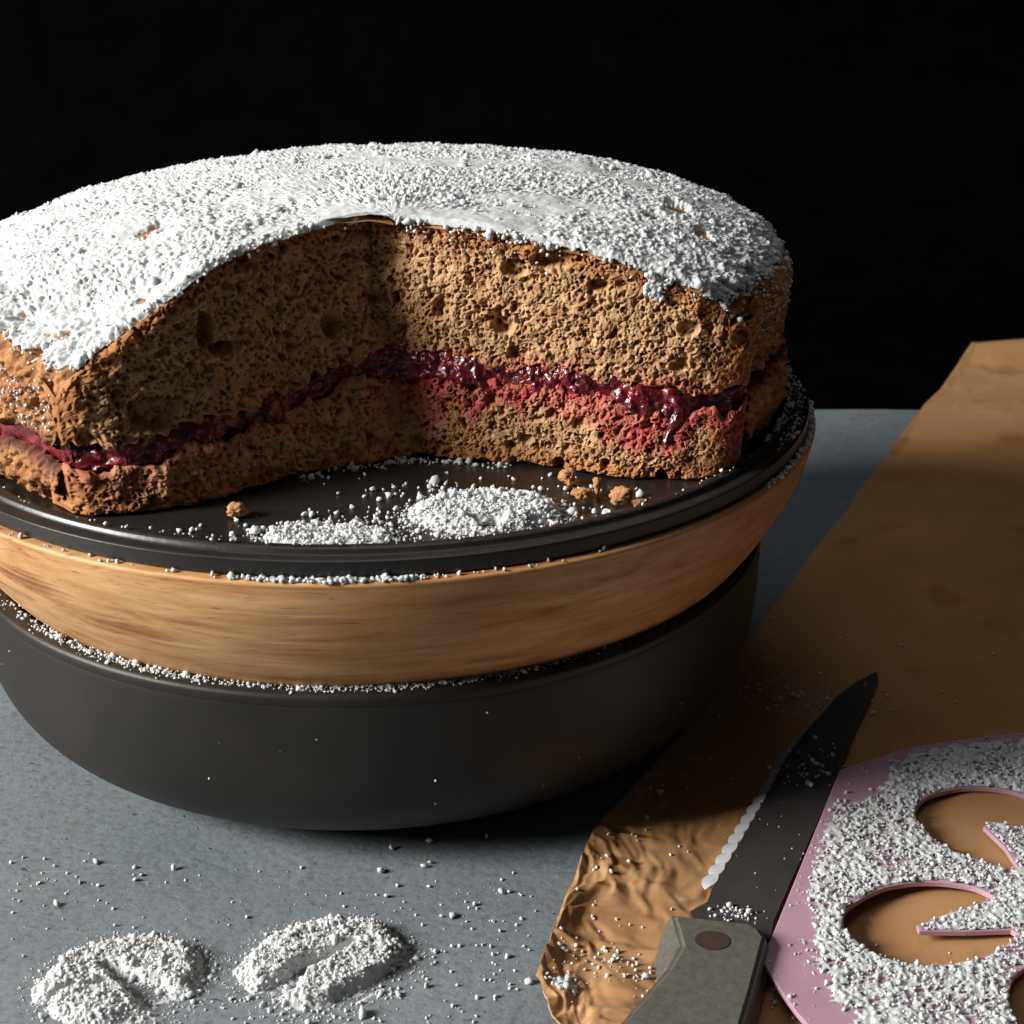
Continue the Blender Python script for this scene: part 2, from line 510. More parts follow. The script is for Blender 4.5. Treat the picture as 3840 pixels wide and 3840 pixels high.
def smax(d, R=RC):
    q = AP - CC
    b = q @ d if d.ndim == 1 else d @ q
    return -b + np.sqrt(b * b - (q @ q - R * R))
def topz(x, y):
    r = np.hypot(x - CC[0], y - CC[1]) / RC
    z = .307 + .208 * np.maximum(1e-7, 1 - np.minimum(r, 1) ** 2.154) ** (1 / 1.811) + .022 * (x - CC[0]) - .013 * (y - CC[1])
    dl = np.hypot(x - LCORN[0], y - LCORN[1])
    return z - .052 * sstep(.36, .0, dl)
def zjam(x):
    return .217 - .078 * sstep(.12, -.36, x) - .036 * sstep(.15, .75, x) + .005 * np.sin(x * 17)

# how far each cut leans out of its straight line, at the foot and at the top edge
OFFS = {'R': (([-.06, .06, .17, .25, .33, .41, .49, .56, .63, .69, None], [.045, .048, .062, .066, .090, .118, .132, .130, .118, .096, .075]),
              ([-.06, .085, .27, .425, .576, .66, .70, None], [-.015, .005, .04, .064, .070, .050, .030, .010])),
        'L': (([-.06, .043, .183, .31, .42, .52, .60, .65, None], [.070, .055, .032, .060, .082, .080, .066, .048, .02]),
              ([-.06, .006, .244, .426, .562, .64, None], [-.06, -.055, -.040, .010, .020, .012, .0]))}
SMX = {'R': float(smax(RD)) + .030, 'L': float(smax(LD))}
def cut_off(side, s, w):
    (sb, ob), (st, ot) = OFFS[side]
    m = SMX[side]
    sb = [m if q is None else q for q in sb]; st = [m if q is None else q for q in st]
    return np.interp(s, sb, ob) * (1 - w) + np.interp(s, st, ot) * w
def cut_point(side, s, Z):
    d, n = (RD, NR) if side == 'R' else (LD, NL)
    o = cut_off(side, s, np.clip((Z - .03) / .40, 0, 1))
    X = AP[0] + d[0] * s + n[0] * o; Y = AP[1] + d[1] * s + n[1] * o
    r = np.hypot(X - CC[0], Y - CC[1]); k = np.minimum(1, (RC + (.026 if side == 'R' else .008)) / r)
    return CC[0] + (X - CC[0]) * k, CC[1] + (Y - CC[1]) * k
NR = np.array([RD[1], -RD[0], 0.0]); NL = np.array([-LD[1], LD[0], 0.0])
def in_wedge(X, Y, w, tol=.003):
    q = np.stack([X - AP[0], Y - AP[1]], -1)
    return (q @ NR[:2] > cut_off('R', q @ RD, w) - tol) & (q @ NL[:2] > cut_off('L', q @ LD, w) - tol)
def lean_top(X, Y, psi):
    # carry the straight-edged top sheet out to the leaning top edges
    s = np.hypot(X - AP[0], Y - AP[1])
    for side, n, e in (('R', NR, psi - PSR), ('L', NL, PSL - psi)):
        k = cut_off(side, s, 1.0) * sstep(.5, .0, e)
        X = X + n[0] * k; Y = Y + n[1] * k
    return X, Y

def crumb_disp(P, strength=1.0):
    a = .007 * fbm(P, 22, 3, 5) + .004 * fbm(P, 70, 3, 9)
    W = np.stack([fbm(P, 34, 2, 15), fbm(P, 34, 2, 16), fbm(P, 34, 2, 17)], -1)
    W2 = np.stack([fbm(P, 95, 2, 18), fbm(P, 95, 2, 19), fbm(P, 95, 2, 20)], -1)
    Q = P + .016 * W + .007 * W2
    d1, r1 = worley(Q, 15, 21)
    d2, r2 = worley(Q, 38, 31)
    d3, r3 = worley(P + .005 * W2, 100, 41)
    a = a - .024 * sstep(.14 + .24 * r1, .04, d1) * (r1 > .62)
    a = a - .017 * sstep(.20 + .32 * r2, .06, d2) * (r2 > .50)
    a = a - .010 * sstep(.62, .14, d3) * (r3 > .42)
    d4, r4 = worley(Q, 150, 51)
    a = a + .0045 * (.55 - d4) - .008 * sstep(.5, .2, d4) * (r4 > .7)
    return a * strength

def face(d, n, zlo, zhi, ns, nz, kind, depth=0.0, pits=()):
    """one cut face of a layer; n points into the missing wedge"""
    sm = SMX['R' if d[0] > 0 else 'L']
    s = np.linspace(-.05, sm, ns)[:, None]
    t = np.linspace(0, 1, nz)[None, :]
    side = 'R' if d[0] > 0 else 'L'
    X, Y = cut_point(side, s, .40 + 0 * t)
    Xb, Yb = cut_point(side, s, .06 + 0 * t)
    Xm, Ym = cut_point(side, s, .20 + 0 * t)
    zl = zlo(Xm, Ym, s) if kind == 'upper' else zlo(Xb, Yb, s)
    zh = zhi(X, Y, s) if kind == 'upper' else zhi(Xm, Ym, s)
    Z = zl + (zh - zl) * t
    X, Y = cut_point(side, s, Z)
    P = np.stack([X, Y, Z], -1)
    rad = np.hypot(X - CC[0], Y - CC[1])
    outer = sstep(RC - .020, RC + .010, rad) if side == 'R' else sstep(RC - .035, RC - .008, rad)
    D = crumb_disp(P) * (1 - .45 * outer)
    if side == 'L': D = D + .013 * fbm(P, 11, 3, 63) + .006 * fbm(P, 45, 2, 64)
    for (ps, pz, rs, rz, dp) in pits:
        e = np.sqrt(((s - ps) / rs) ** 2 + ((Z - pz) / rz) ** 2)
        D = D - dp * sstep(1.0, .55, e + .25 * fbm(P, 30, 2, 77))
    # crevice where the two faces meet
    D = D - .030 * sstep(.10, .0, s) * (.5 + .5 * fbm(P, 16, 2, 61))
    # rounded outer corner and rounded top / bottom edges
    re = .010
    for g in (Z - zl, zh - Z):
        w = np.clip(1 - g / re, 0, 1)
        D = D - re * 1.2 * (1 - np.sqrt(np.maximum(0, 1 - w * w)))
    P = P + (n[None, None, :] * (D + depth)[..., None])
    sg = 1 if d[0] > 0 else -1
    ext = []
    for k, da in enumerate((.020, .045, .08)):
        pa = math.atan2(d[1], d[0]) + sg * da
        dd = np.array([math.cos(pa), math.sin(pa)]); se = smax(dd, RC - .002 - .004 * k)
        xe, ye = AP + dd * se
        xe = np.array([[xe]]); ye = np.array([[ye]])
        a_, b_ = zlo(xe, ye, se), zhi(xe, ye, se)
        zz = a_ + (b_ - a_) * t
        ext.append(np.stack([xe + 0 * zz, ye + 0 * zz, zz], -1))
    P = np.concatenate([P] + ext, 0)
    s = np.concatenate([s] + [np.full((1, 1), sm + .01)] * 3, 0)
    outer = np.concatenate([outer, np.ones((3, nz))], 0)
    Z = P[..., 2]; zl = np.concatenate([zl] + [e[:, :1, 2] + 0 * t for e in ext], 0); zh = np.concatenate([zh] + [e[:, -1:, 2] + 0 * t for e in ext], 0)
    crust = np.clip(outer + .35 * outer * fbm(P, 40, 2, 3), 0, 1)
    if kind == 'upper':
        crust = np.maximum(crust, sstep(.045, .008, zh - Z + .016 * fbm(P, 26, 2, 4)))
        stain = sstep(.050, .004, Z - zl + .030 * fbm(P, 18, 3, 12) + .01)
        stain = stain * (.45 + .25 * (n[0] < 0))
    else:
        crust = np.maximum(crust, .9 * sstep(.050, .008, Z - zl + .016 * fbm(P, 26, 2, 4)))
        dd = (.072 if n[0] < 0 else .036) + .060 * fbm(P * [1, 1, .35], 9, 2, 15)
        dd = dd + .035 * vnoise(P * [1, 1, .2], 26, 19)
        stain = sstep(1.25, .35, (zh - Z) / np.maximum(dd, .012) + .35 * fbm(P, 34, 3, 16))
        stain = np.maximum(stain, .95 * sstep(1, .5, np.hypot((s - .545) / .024, (Z - .12) / .055) + .3 * fbm(P, 40, 2, 8)))
    if n[0] > 0: stain = stain * .45
    stain = stain * (.62 + .38 * sstep(-.35, .35, fbm(P, 48, 2, 23)))
    crust = crust * (1 - stain * .6)
    return P, np.clip(crust, 0, 1), np.clip(stain, 0, 1)

PSI = np.linspace(PSR, PSL, 1150)

def wall_disp(P):
    D = .012 * fbm(P, 11, 3, 33) + .016 * fbm(P, 30, 3, 34) + .012 * (np.abs(fbm(P, 55, 3, 35)) - .3) + .008 * fbm(P, 120, 2, 36)
    dw, rw = worley(P, 26, 71)
    return D - .016 * sstep(.45, .15, dw) * (rw > .5)

def wall(zlo, zhi, nz, kind, calm=.45):
    """outer side of a layer all the way round, started a little inside the cuts"""
    ps = PSI.copy()
    ps[0] += .016; ps[-1] -= .016
    d = np.stack([np.cos(ps), np.sin(ps)], -1)
    t = np.linspace(0, 1, nz)
    out, A = [], []
    sm = smax(d)
    X0 = AP[0] + d[:, 0] * sm; Y0 = AP[1] + d[:, 1] * sm
    zl, zh = zlo(X0, Y0), zhi(X0, Y0)
    if kind == 'upper': zl = (zjam(X0) + .013) * (1 - calm) + zl * calm
    else: zh = (zjam(X0) - .012) * (1 - calm) + zh * calm
    Z = zl[:, None] + (zh - zl)[:, None] * t[None, :]
    nx = (X0 - CC[0]) / RC; ny = (Y0 - CC[1]) / RC
    P = np.stack([X0[:, None] + 0 * Z, Y0[:, None] + 0 * Z, Z], -1)
    D = wall_disp(P)
    re = .016
    for g, on in ((Z - zl[:, None], True), (zh[:, None] - Z, kind == 'lower')):
        if on:
            w = np.clip(1 - g / re, 0, 1)
            D = D - re * 1.3 * (1 - np.sqrt(np.maximum(0, 1 - w * w)))
    if kind == 'lower':
        D = D - .012 * sstep(.09, .03, Z) + .006
    P = P + np.stack([nx[:, None] * D, ny[:, None] * D, 0 * D], -1)
    gap = (Z - zl[:, None]) if kind == 'upper' else (zh[:, None] - Z)
    stain = .85 * sstep(.030, .0, gap + .016 * fbm(P, 24, 3, 18))
    return P, stain

ZB = PZ + .002
def build_cake():
    root = empty('layer_cake', (0, 0.025, ZB), 'round brown two-layer sponge cake with red jam filling, a wedge cut out', 'cake')
    jn = lambda X, Y: .017 * vnoise(np.stack([X, Y, 0 * X], -1), 24, 80) + .010 * vnoise(np.stack([X, Y, 0 * X], -1), 70, 81)
    up_lo = lambda X, Y, s=None: zjam(X) + .017 + jn(X, Y)
    lo_hi = lambda X, Y, s=None: zjam(X) - .021 + jn(X + 3, Y)
    up_hi = lambda X, Y, s=None: topz(X, Y) - .004
    # ---- upper sponge
    m = Multi()
    P, c, s = face(RD, NR, up_lo, up_hi, 560, 250, 'upper', 0, pits=[(.235, .415, .030, .020, .02), (.305, .437, .045, .022, .030), (.40, .395, .024, .013, .026), (.215, .305, .024, .020, .026), (.57, .32, .022, .018, .02)])
    m.add(P, crust=c, stain=s)
    P, c, s = face(LD, NL, up_lo, up_hi, 380, 165, 'upper', 0, pits=[(.395, .335, .020, .040, .05), (.37, .300, .030, .016, .04), (.52, .21, .055, .040, .03), (.13, .30, .02, .03, .03)])
    m.add(P, flip=True, crust=c, stain=s)
    m.build('upper_sponge', SPONGE, root)
    # ---- lower sponge
    m = Multi()
    blo = lambda X, Y, s=None: ZB + 0 * X + .007 * np.maximum(0, vnoise(np.stack([X, Y, 0 * X], -1), 22, 90))
    P, c, s = face(RD, NR, blo, lo_hi, 560, 170, 'lower', .002, pits=[(.42, .055, .012, .014, .03), (.33, .04, .016, .02, .03), (.53, .035, .014, .02, .03)])
    m.add(P, crust=c, stain=s)
    P, c, s = face(LD, NL, blo, lo_hi, 400, 130, 'lower', .004)
    m.add(P, flip=True, crust=c, stain=s)
    m.build('lower_sponge', SPONGE, root)
    # ---- crust: top and side of the upper layer, side of the lower one
    m = Multi()
    d = np.stack([np.cos(PSI), np.sin(PSI)], -1)
    sm = smax(d)
    t = 1 - (1 - np.linspace(0, 1, 56)) ** 3.0
    X = AP[0] + d[:, :1] * sm[:, None] * t; Y = AP[1] + d[:, 1:] * sm[:, None] * t
    X, Y = lean_top(X, Y, PSI[:, None])
    P = np.stack([X, Y, topz(X, Y)], -1)
    rho = np.hypot(X - CC[0], Y - CC[1]) / RC
    D = wall_disp(P) * sstep(.80, .985, rho)
    P[..., 2] += .004 * fbm(P, 20, 3, 55) * (1 - sstep(.9, 1, rho)) + D * (1 - sstep(.90, 1.0, rho)) * .6
    ed = np.minimum(PSI - PSR, PSL - PSI)[:, None] * np.hypot(X - AP[0], Y - AP[1])
    P[..., 2] -= .009 * np.clip(1 - ed / .012, 0, 1) ** 2
    P[..., 0] += D * (X - CC[0]) / RC; P[..., 1] += D * (Y - CC[1]) / RC
    m.add(P, stain=0.0)
    P, st = wall(lambda X, Y: up_lo(X, Y), lambda X, Y: topz(X, Y), 70, 'upper')
    m.add(P, flip=True, stain=st)
    m.build('crust', CRUST, root)
    m = Multi()
    P, st = wall(lambda X, Y: blo(X, Y), lambda X, Y: lo_hi(X, Y), 46, 'lower')
    m.add(P, flip=True, stain=st)
    m.build('lower_crust', CRUST, root)
    # ---- jam
    m = Multi()
    for d, n, flip, ns in ((RD, NR, False, 520), (LD, NL, True, 360)):
        sm_ = SMX['R' if d[0] > 0 else 'L'] - .004
        s = np.linspace(-.04, sm_, ns)[:, None]
        tt = np.linspace(-1, 1, 56)[None, :]
        side = 'R' if d[0] > 0 else 'L'
        X, Y = cut_point(side, s, .19 + 0 * tt)
        Z = zjam(X) - .004 + .036 * tt
        X, Y = cut_point(side, s, Z)
        P = np.stack([X, Y, Z], -1)
        dw, rw = worley(P, 30, 91)
        dw2, rw2 = worley(P, 75, 92)
        D = .014 * (.6 - dw) * (rw > .3) + .005 * (.5 - dw2) * (rw2 > .5) + .014 * fbm(P, 28, 3, 93) - .012 * tt ** 4 - .004
        if side == 'L': D = D - .010 * sstep(-.1, .3, fbm(P, 12, 2, 98)) - .003
        D = D - .022 * sstep(RC - .06, RC - .015, np.hypot(X - CC[0], Y - CC[1]))
        P = P + n[None, None, :] * D[..., None]
        m.add(P, flip=flip)
    # the filling between the layers, seen at the seam on the outside
    dd = np.stack([np.cos(PSI[4:-4]), np.sin(PSI[4:-4])], -1)
    sm_ = smax(dd, RC - .022)
    tt = np.linspace(-1, 1, 10)[None, :]
    X = AP[0] + dd[:, :1] * sm_[:, None] + 0 * tt; Y = AP[1] + dd[:, 1:] * sm_[:, None] + 0 * tt
    P = np.stack([X, Y, zjam(X) + .026 * tt], -1)
    D = .010 * fbm(P, 20, 3, 96)
    P[..., 0] += D * (X - CC[0]); P[..., 1] += D * (Y - CC[1])
    m.add(P, flip=True)
    # a run of jam down the lower layer and blobs in the filling
    jam = m.build('jam_filling', JAM, root)
    tt = np.linspace(0, 1, 40)[:, None]; a = np.linspace(-1, 1, 14)[None, :]
    w = .014 * (1 - .35 * tt) + .003 * np.sin(tt * 14)
    sx = .548 + .010 * np.sin(tt * 5) + w * a
    zz = .195 - .095 * tt + 0 * a
    xx, yy = cut_point('R', sx, zz)
    P = np.stack([xx, yy, zz], -1)
    D = .008 * (1 - a * a) + .004 * fbm(P, 60, 2, 97) - .004
    m2 = Multi(); m2.add(P + NR[None, None] * D[..., None], flip=True)
    m2.build('jam_run', JAM, root)

    HOLES = ((-.384, -.381, .032), (.665, -.163, .036), (.604, -.257, .024), (-.354, -.64, .012), (-.70, -.40, .02), (.70, -.30, .022))
    # ---- sugar coat: a powdery skin with lumps, thinning over the shoulder
    def cover(X, Y):
        r = np.hypot(X - CC[0], Y - CC[1]) / RC
        Q = np.stack([X, Y, 0 * X], -1)
        nz = .7 * fbm(Q, 14, 3, 101) + .6 * fbm(Q, 60, 2, 102) + .9 * fbm(Q, 150, 2, 104)
        lim = .980 - .012 * sstep(-.2, -.6, X) * sstep(0, -.6, Y)
        return lim - r + .020 * nz
    nps, nss = 1080, 330
    ps = np.linspace(PSR - .002, PSL + .002, nps)
    d = np.stack([np.cos(ps), np.sin(ps)], -1)
    sm_ = smax(d, RC * .999)
    t = 1 - (1 - np.linspace(0, 1, nss)) ** 1.5
    X = AP[0] + d[:, :1] * sm_[:, None] * t; Y = AP[1] + d[:, 1:] * sm_[:, None] * t
    X, Y = lean_top(X, Y, ps[:, None])
    Z0 = topz(X, Y)
    P = np.stack([X, Y, Z0], -1)
    cv = cover(X, Y)
    Wp = np.stack([fbm(P, 60, 2, 121), fbm(P, 60, 2, 122), 0 * X], -1)
    Qp = P + .010 * Wp
    dw, rw = worley(Qp, 125, 111)
    dw2, rw2 = worley(Qp, 64, 112)
    rough_ = .12 + .95 * sstep(-.30, .30, fbm(P, 8, 3, 123))      # some stretches lie smooth, some clotted
    h = .010 * fbm(P, 10, 4, 103) + rough_ * (.0075 * (.55 - dw) * (rw > .25) + .0095 * (.5 - dw2) * (rw2 > .55) + .006 * fbm(P, 130, 3, 106)) + .008
    h = np.maximum(h, .0035)
    for hx, hy, hr in HOLES:
        e = np.hypot(X - hx, (Y - hy) * .7) / hr + .9 * fbm(P, 38, 3, 124) + .5 * fbm(P, 110, 2, 125)
        cv = np.minimum(cv, (e - .62) * .06)
    h = np.where(cv > 0, h * np.clip(cv / .03, .3, 1), -.02)
    edge = np.clip(np.minimum(ps - PSR, PSL - ps)[:, None] * t * sm_[:, None] / .012, 0, 1)
    h = h - .011 * (1 - edge) ** 2 * (cv > 0)
    P[..., 2] += np.where(h > -.01, h, -.015)
    rho = np.hypot(X - CC[0], Y - CC[1]) / RC
    D = wall_disp(np.stack([X, Y, Z0], -1)) * sstep(.80, .985, rho)
    P[..., 2] += D * (1 - sstep(.90, 1.0, rho)) * .6
    D = D + np.where(h > -.01, .004 * sstep(.9, 1, rho), -.030 * sstep(.85, .97, rho))
    P[..., 0] += D * (X - CC[0]) / RC; P[..., 1] += D * (Y - CC[1]) / RC
    m = Multi(); m.add(P)
    coat = m.build('sugar_coating', SUGAR, root)
    # loose lumps of sugar lying on the skin
    n = 110000
    r = RC * np.sqrt(rng.random(n)); a = rng.random(n) * 2 * np.pi
    X = CC[0] + r * np.cos(a); Y = CC[1] + r * np.sin(a)
    keep = ~in_wedge(X, Y, 1.0)
    cv = cover(X, Y)
    patch = fbm(np.stack([X, Y, 0 * X], -1), 9, 2, 105)
    p = np.clip(.28 + .9 * cv / .05, .0, .80) * np.clip(.45 + 1.1 * patch, .06, 1)
    p = np.where(cv < 0, np.clip(.30 + cv * 9, 0, .30), p)
    keep &= rng.random(n) < p
    X, Y = X[keep], Y[keep]
    X, Y = X[:15500], Y[:15500]
    rad = np.clip(rng.lognormal(math.log(.0019), .58, len(X)), .0008, .009)
    nb = 260                                     # some lumps stuck together into clots
    rad[:nb] = rng.uniform(.006, .012, nb)
    Z = topz(X, Y) + rad * .05 + .004 * np.clip(cover(X, Y) / .03, 0, 1)
    away = np.ones(len(X), bool)
    for hx, hy, hr in HOLES: away &= np.hypot(X - hx, (Y - hy) * .7) > hr * .8
    X, Y, Z, rad = X[away], Y[away], Z[away], rad[away]
    g = grains('sugar_lumps', np.stack([X, Y, Z], -1), rad, SUGAR, root)
    g['kind'] = 'stuff'
    # lumps fallen over the cut edges and sprinkled on the outer wall
    C, R = [], []
    for d, n_, cnt in ((RD, NR, 420), (LD, NL, 200)):
        s = rng.random(cnt) * (smax(d) - .01)
        drop = rng.exponential(.009, cnt) - .003; s = s[np.argsort(rng.random(cnt))]; ck = fbm(np.stack([s, 0 * s, 0 * s], -1), 22, 3, 131 + cnt) > rng.uniform(-.5, .55, cnt)
        X, Y = cut_point('R' if d[0] > 0 else 'L', s, .43 + 0 * s); X = X + n_[0] * .003; Y = Y + n_[1] * .003
        C.append(np.stack([X, Y, topz(X, Y) - drop], -1)[ck]); R.append(np.clip(rng.lognormal(math.log(.0021), .6, cnt), .0009, .009)[ck])
    # a white dribble on the right-hand cut
    k = 70
    s = .505 + rng.normal(0, .008, k); dz = rng.random(k) * .045
    X, Y = cut_point('R', s, .40 + 0 * s); X = X + NR[0] * .004; Y = Y + NR[1] * .004
    C.append(np.stack([X, Y, topz(X, Y) - dz], -1)); R.append(rng.uniform(.004, .007, k))
    for a0, a1, cnt in ((math.radians(-28), math.radians(25), 800), (math.radians(195), math.radians(242), 900)):
        a = rng.uniform(a0, a1, cnt)
        X = CC[0] + RC * np.cos(a); Y = CC[1] + RC * np.sin(a)
        dz = rng.random(cnt) ** 1.6 * .11 - .03
        ok = ~in_wedge(X, Y, .8, .015)
        Pw = np.stack([X, Y, topz(X, Y) - dz], -1); sh = .0015 + wall_disp(Pw) - .03 * np.clip(-dz / .03, 0, 1) ** 2
        Pw[:, 0] += sh * np.cos(a); Pw[:, 1] += sh * np.sin(a)
        C.append(Pw[ok]); R.append(rng.uniform(.0012, .0032, cnt)[ok])
    g = grains('fallen_sugar', np.concatenate(C), np.concatenate(R), SUGAR, root)
    g['kind'] = 'stuff'
build_cake()

# ------------------------------------------------------------------ crumbs on the plate
def crumb(x, y, r, label, seed, sq=(1, 1, .8)):
    bm = bmesh.new()
    bmesh.ops.create_icosphere(bm, subdivisions=4, radius=1)
    V = np.array([v.co[:] for v in bm.verts]); F = np.array([[v.index for v in f.verts] for f in bm.faces])
    bm.free()
    dw, _ = worley(V + seed, 2.2, seed)
    d2, q2 = worley(V + seed + .3 * np.stack([fbm(V, 2, 2, seed + 1)] * 3, -1), 3.3, seed + 5)
    k = 1 + .75 * fbm(V + seed, 1.1, 4, seed) + .30 * (.45 - dw) - .30 * sstep(.45, .15, d2) * (q2 > .4)
    V = V * k[:, None] * np.array(sq) * r
    V[:, 2] -= V[:, 2].min()
    o = link_mesh('cake_crumb', V + np.array([x, y, PZ + .001]), F, SPONGE, attrs={'crust': np.full(len(V), .45), 'stain': np.zeros(len(V))}, base=np.array([x, y, PZ]) * S)
    tag(o, label, 'crumb', 'cake crumbs fallen on the plate')
crumb(.425, -.620, .017, 'round tan cake crumb on the plate behind the sugar mound', 3)
crumb(.452, -.700, .016, 'tan cake crumb at the right end of the white sugar mound', 5, (1.2, 1, .8))
crumb(.478, -.665, .012, 'tall narrow crumb at the foot of the right cut', 7, (.7, .8, 1.3))
crumb(.552, -.722, .011, 'flat wide crumb lying along the plate lip', 9, (1.6, .9, .6))
crumb(.520, -.715, .0165, 'largest crumb between the plate lip and the right cut', 12, (1.2, .9, .9))
crumb(-.185, -.775, .015, 'brown crumb in the shade by the left cut', 15, (1.1, 1, .8))

# ------------------------------------------------------------------ sugar mounds (coffee-bean stencilled)
def mound(cx, cy, a, b, rot, hgt, z0, label, seed, groove, cell=.0024, ngrain=3400, spots=(), thin=0.0):
    nx, ny = int(2.5 * a / cell), int(2.5 * b / cell)
    u = np.linspace(-1.25, 1.25, nx)[:, None] + 0 * np.zeros((1, ny)); v = np.linspace(-1.25, 1.25, ny)[None, :] + 0 * u
    c, s = math.cos(rot), math.sin(rot)
    X = cx + a * u * c - b * v * s; Y = cy + a * u * s + b * v * c
    Q = np.stack([X, Y, 0 * X + seed], -1)
    def height(u, v, Q):
        r = np.sqrt(u * u + v * v) + .10 * fbm(Q, 16, 3, seed)
        h = hgt * sstep(1.02, .76, r) * (1 + .22 * fbm(Q, 24, 3, seed + 1))
        for (u0, v0, u1, v1, w0, w1) in (groove or ()):
            k = np.clip(((u - u0) * (u1 - u0) + (v - v0) * (v1 - v0)) / ((u1 - u0) ** 2 + (v1 - v0) ** 2), 0, 1)
            dd = np.hypot(u - u0 - k * (u1 - u0), v - v0 - k * (v1 - v0)) + .07 * fbm(Q, 26, 2, seed + 4)
            h = h * (1 - .96 * sstep(1.42, .60, dd / (w0 + (w1 - w0) * k)))
        for (su, sv, sr) in spots:
            h = h * sstep(.5, 1.0, np.hypot((u - su) / sr, (v - sv) / (sr * 1.0)) + .2 * fbm(Q, 40, 2, 9))
        h = h * (1 - thin * sstep(-.1, .35, fbm(Q, 22, 3, seed + 6)))
        return h
    h = height(u, v, Q)
    P3 = np.stack([X, Y, 0 * X], -1)
    P3 = P3 + .010 * np.stack([fbm(P3, 60, 2, 1), fbm(P3, 60, 2, 2), 0 * X], -1)
    dw, rw = worley(P3, 95, seed + 11); dw2, _ = worley(P3, 42, seed + 12)
    h = h + np.clip(h / .006, 0, 1) * (.007 * (.5 - dw) * (rw > .3) + .008 * (.45 - dw2) + .007 * fbm(P3, 150, 2, seed + 13))
    V = np.stack([X, Y, z0 + h - .0006], -1).reshape(-1, 3)
    F = grid_faces(nx, ny)
    ok = (h.ravel() > .0012)
    F = F[ok[F].any(1)]
    used = np.unique(F); rm = np.full(len(V), -1); rm[used] = np.arange(len(used))
    root = empty('sugar_mound', (cx, cy, z0), label, 'sugar mound', 'bean-shaped mounds of icing sugar')
    link_mesh('heap', V[used], rm[F], SUGAR, root)
    n = ngrain
    r = np.sqrt(rng.random(n)) * 1.12; t = rng.random(n) * 2 * np.pi
    uu, vv = r * np.cos(t), r * np.sin(t)
    X = cx + a * uu * c - b * vv * s; Y = cy + a * uu * s + b * vv * c
    hh = height(uu, vv, np.stack([X, Y, 0 * X + seed], -1))
    k = ((hh > .002) & (rng.random(n) < .55)) | (rng.random(n) < .10)
    rad = np.clip(rng.lognormal(math.log(.0020), .55, n), .0009, .008)
    nd = 900                                    # fine dust settled in the crease and round the foot
    r = rng.random(nd) ** .6 * 1.22; t = rng.random(nd) * 2 * np.pi
    uu, vv = r * np.cos(t), r * np.sin(t)
    Xd = cx + a * uu * c - b * vv * s; Yd = cy + a * uu * s + b * vv * c
    hd = height(uu, vv, np.stack([Xd, Yd, 0 * Xd + seed], -1)); rd = rng.uniform(.0007, .0020, nd)
    C_ = np.concatenate([np.stack([X, Y, z0 + hh + rad * .25], -1)[k], np.stack([Xd, Yd, z0 + hd + rd * .4], -1)])
    if z0 > -.1:
        on = np.hypot(C_[:, 0], C_[:, 1]) < .912
    else:
        on = np.ones(len(C_), bool)
    g = grains('loose_sugar', C_[on], np.concatenate([rad[k], rd])[on], SUGAR, root)
    g['kind'] = 'stuff'
# S-shaped crease of a coffee bean, as a signed distance in the oval's own frame
mound(-.375, -1.172, .150, .118, math.radians(8), .026, TZ, 'left sugar mound on the slate, with one diagonal crease', 201, ((-.20, .22, .30, -.30, .09, .19), (.30, -.30, .72, -.95, .19, .30), (-.95, -.42, -.25, -.16, .05, .07)))
mound(-.020, -1.128, .158, .120, math.radians(14), .028, TZ, 'right sugar mound on the slate beside the brown paper, broken by a ragged crease', 231, ((-.85, -.80, -.30, -.15, .22, .15), (-.30, -.15, .32, .22, .15, .06), (.0, -1.0, .85, -.42, .16, .10)))
mound(.268, -.762, .140, .098, math.radians(4), .020, PZ, 'thick white sugar mound on the dark plate', 261, None, spots=((.02, -.62, .26),))
mound(-.010, -.862, .118, .050, math.radians(-2), .012, PZ, 'low thin patch of sugar at the front lip of the plate', 291, None, ngrain=900, spots=((-.05, -.1, .34),), thin=.5)

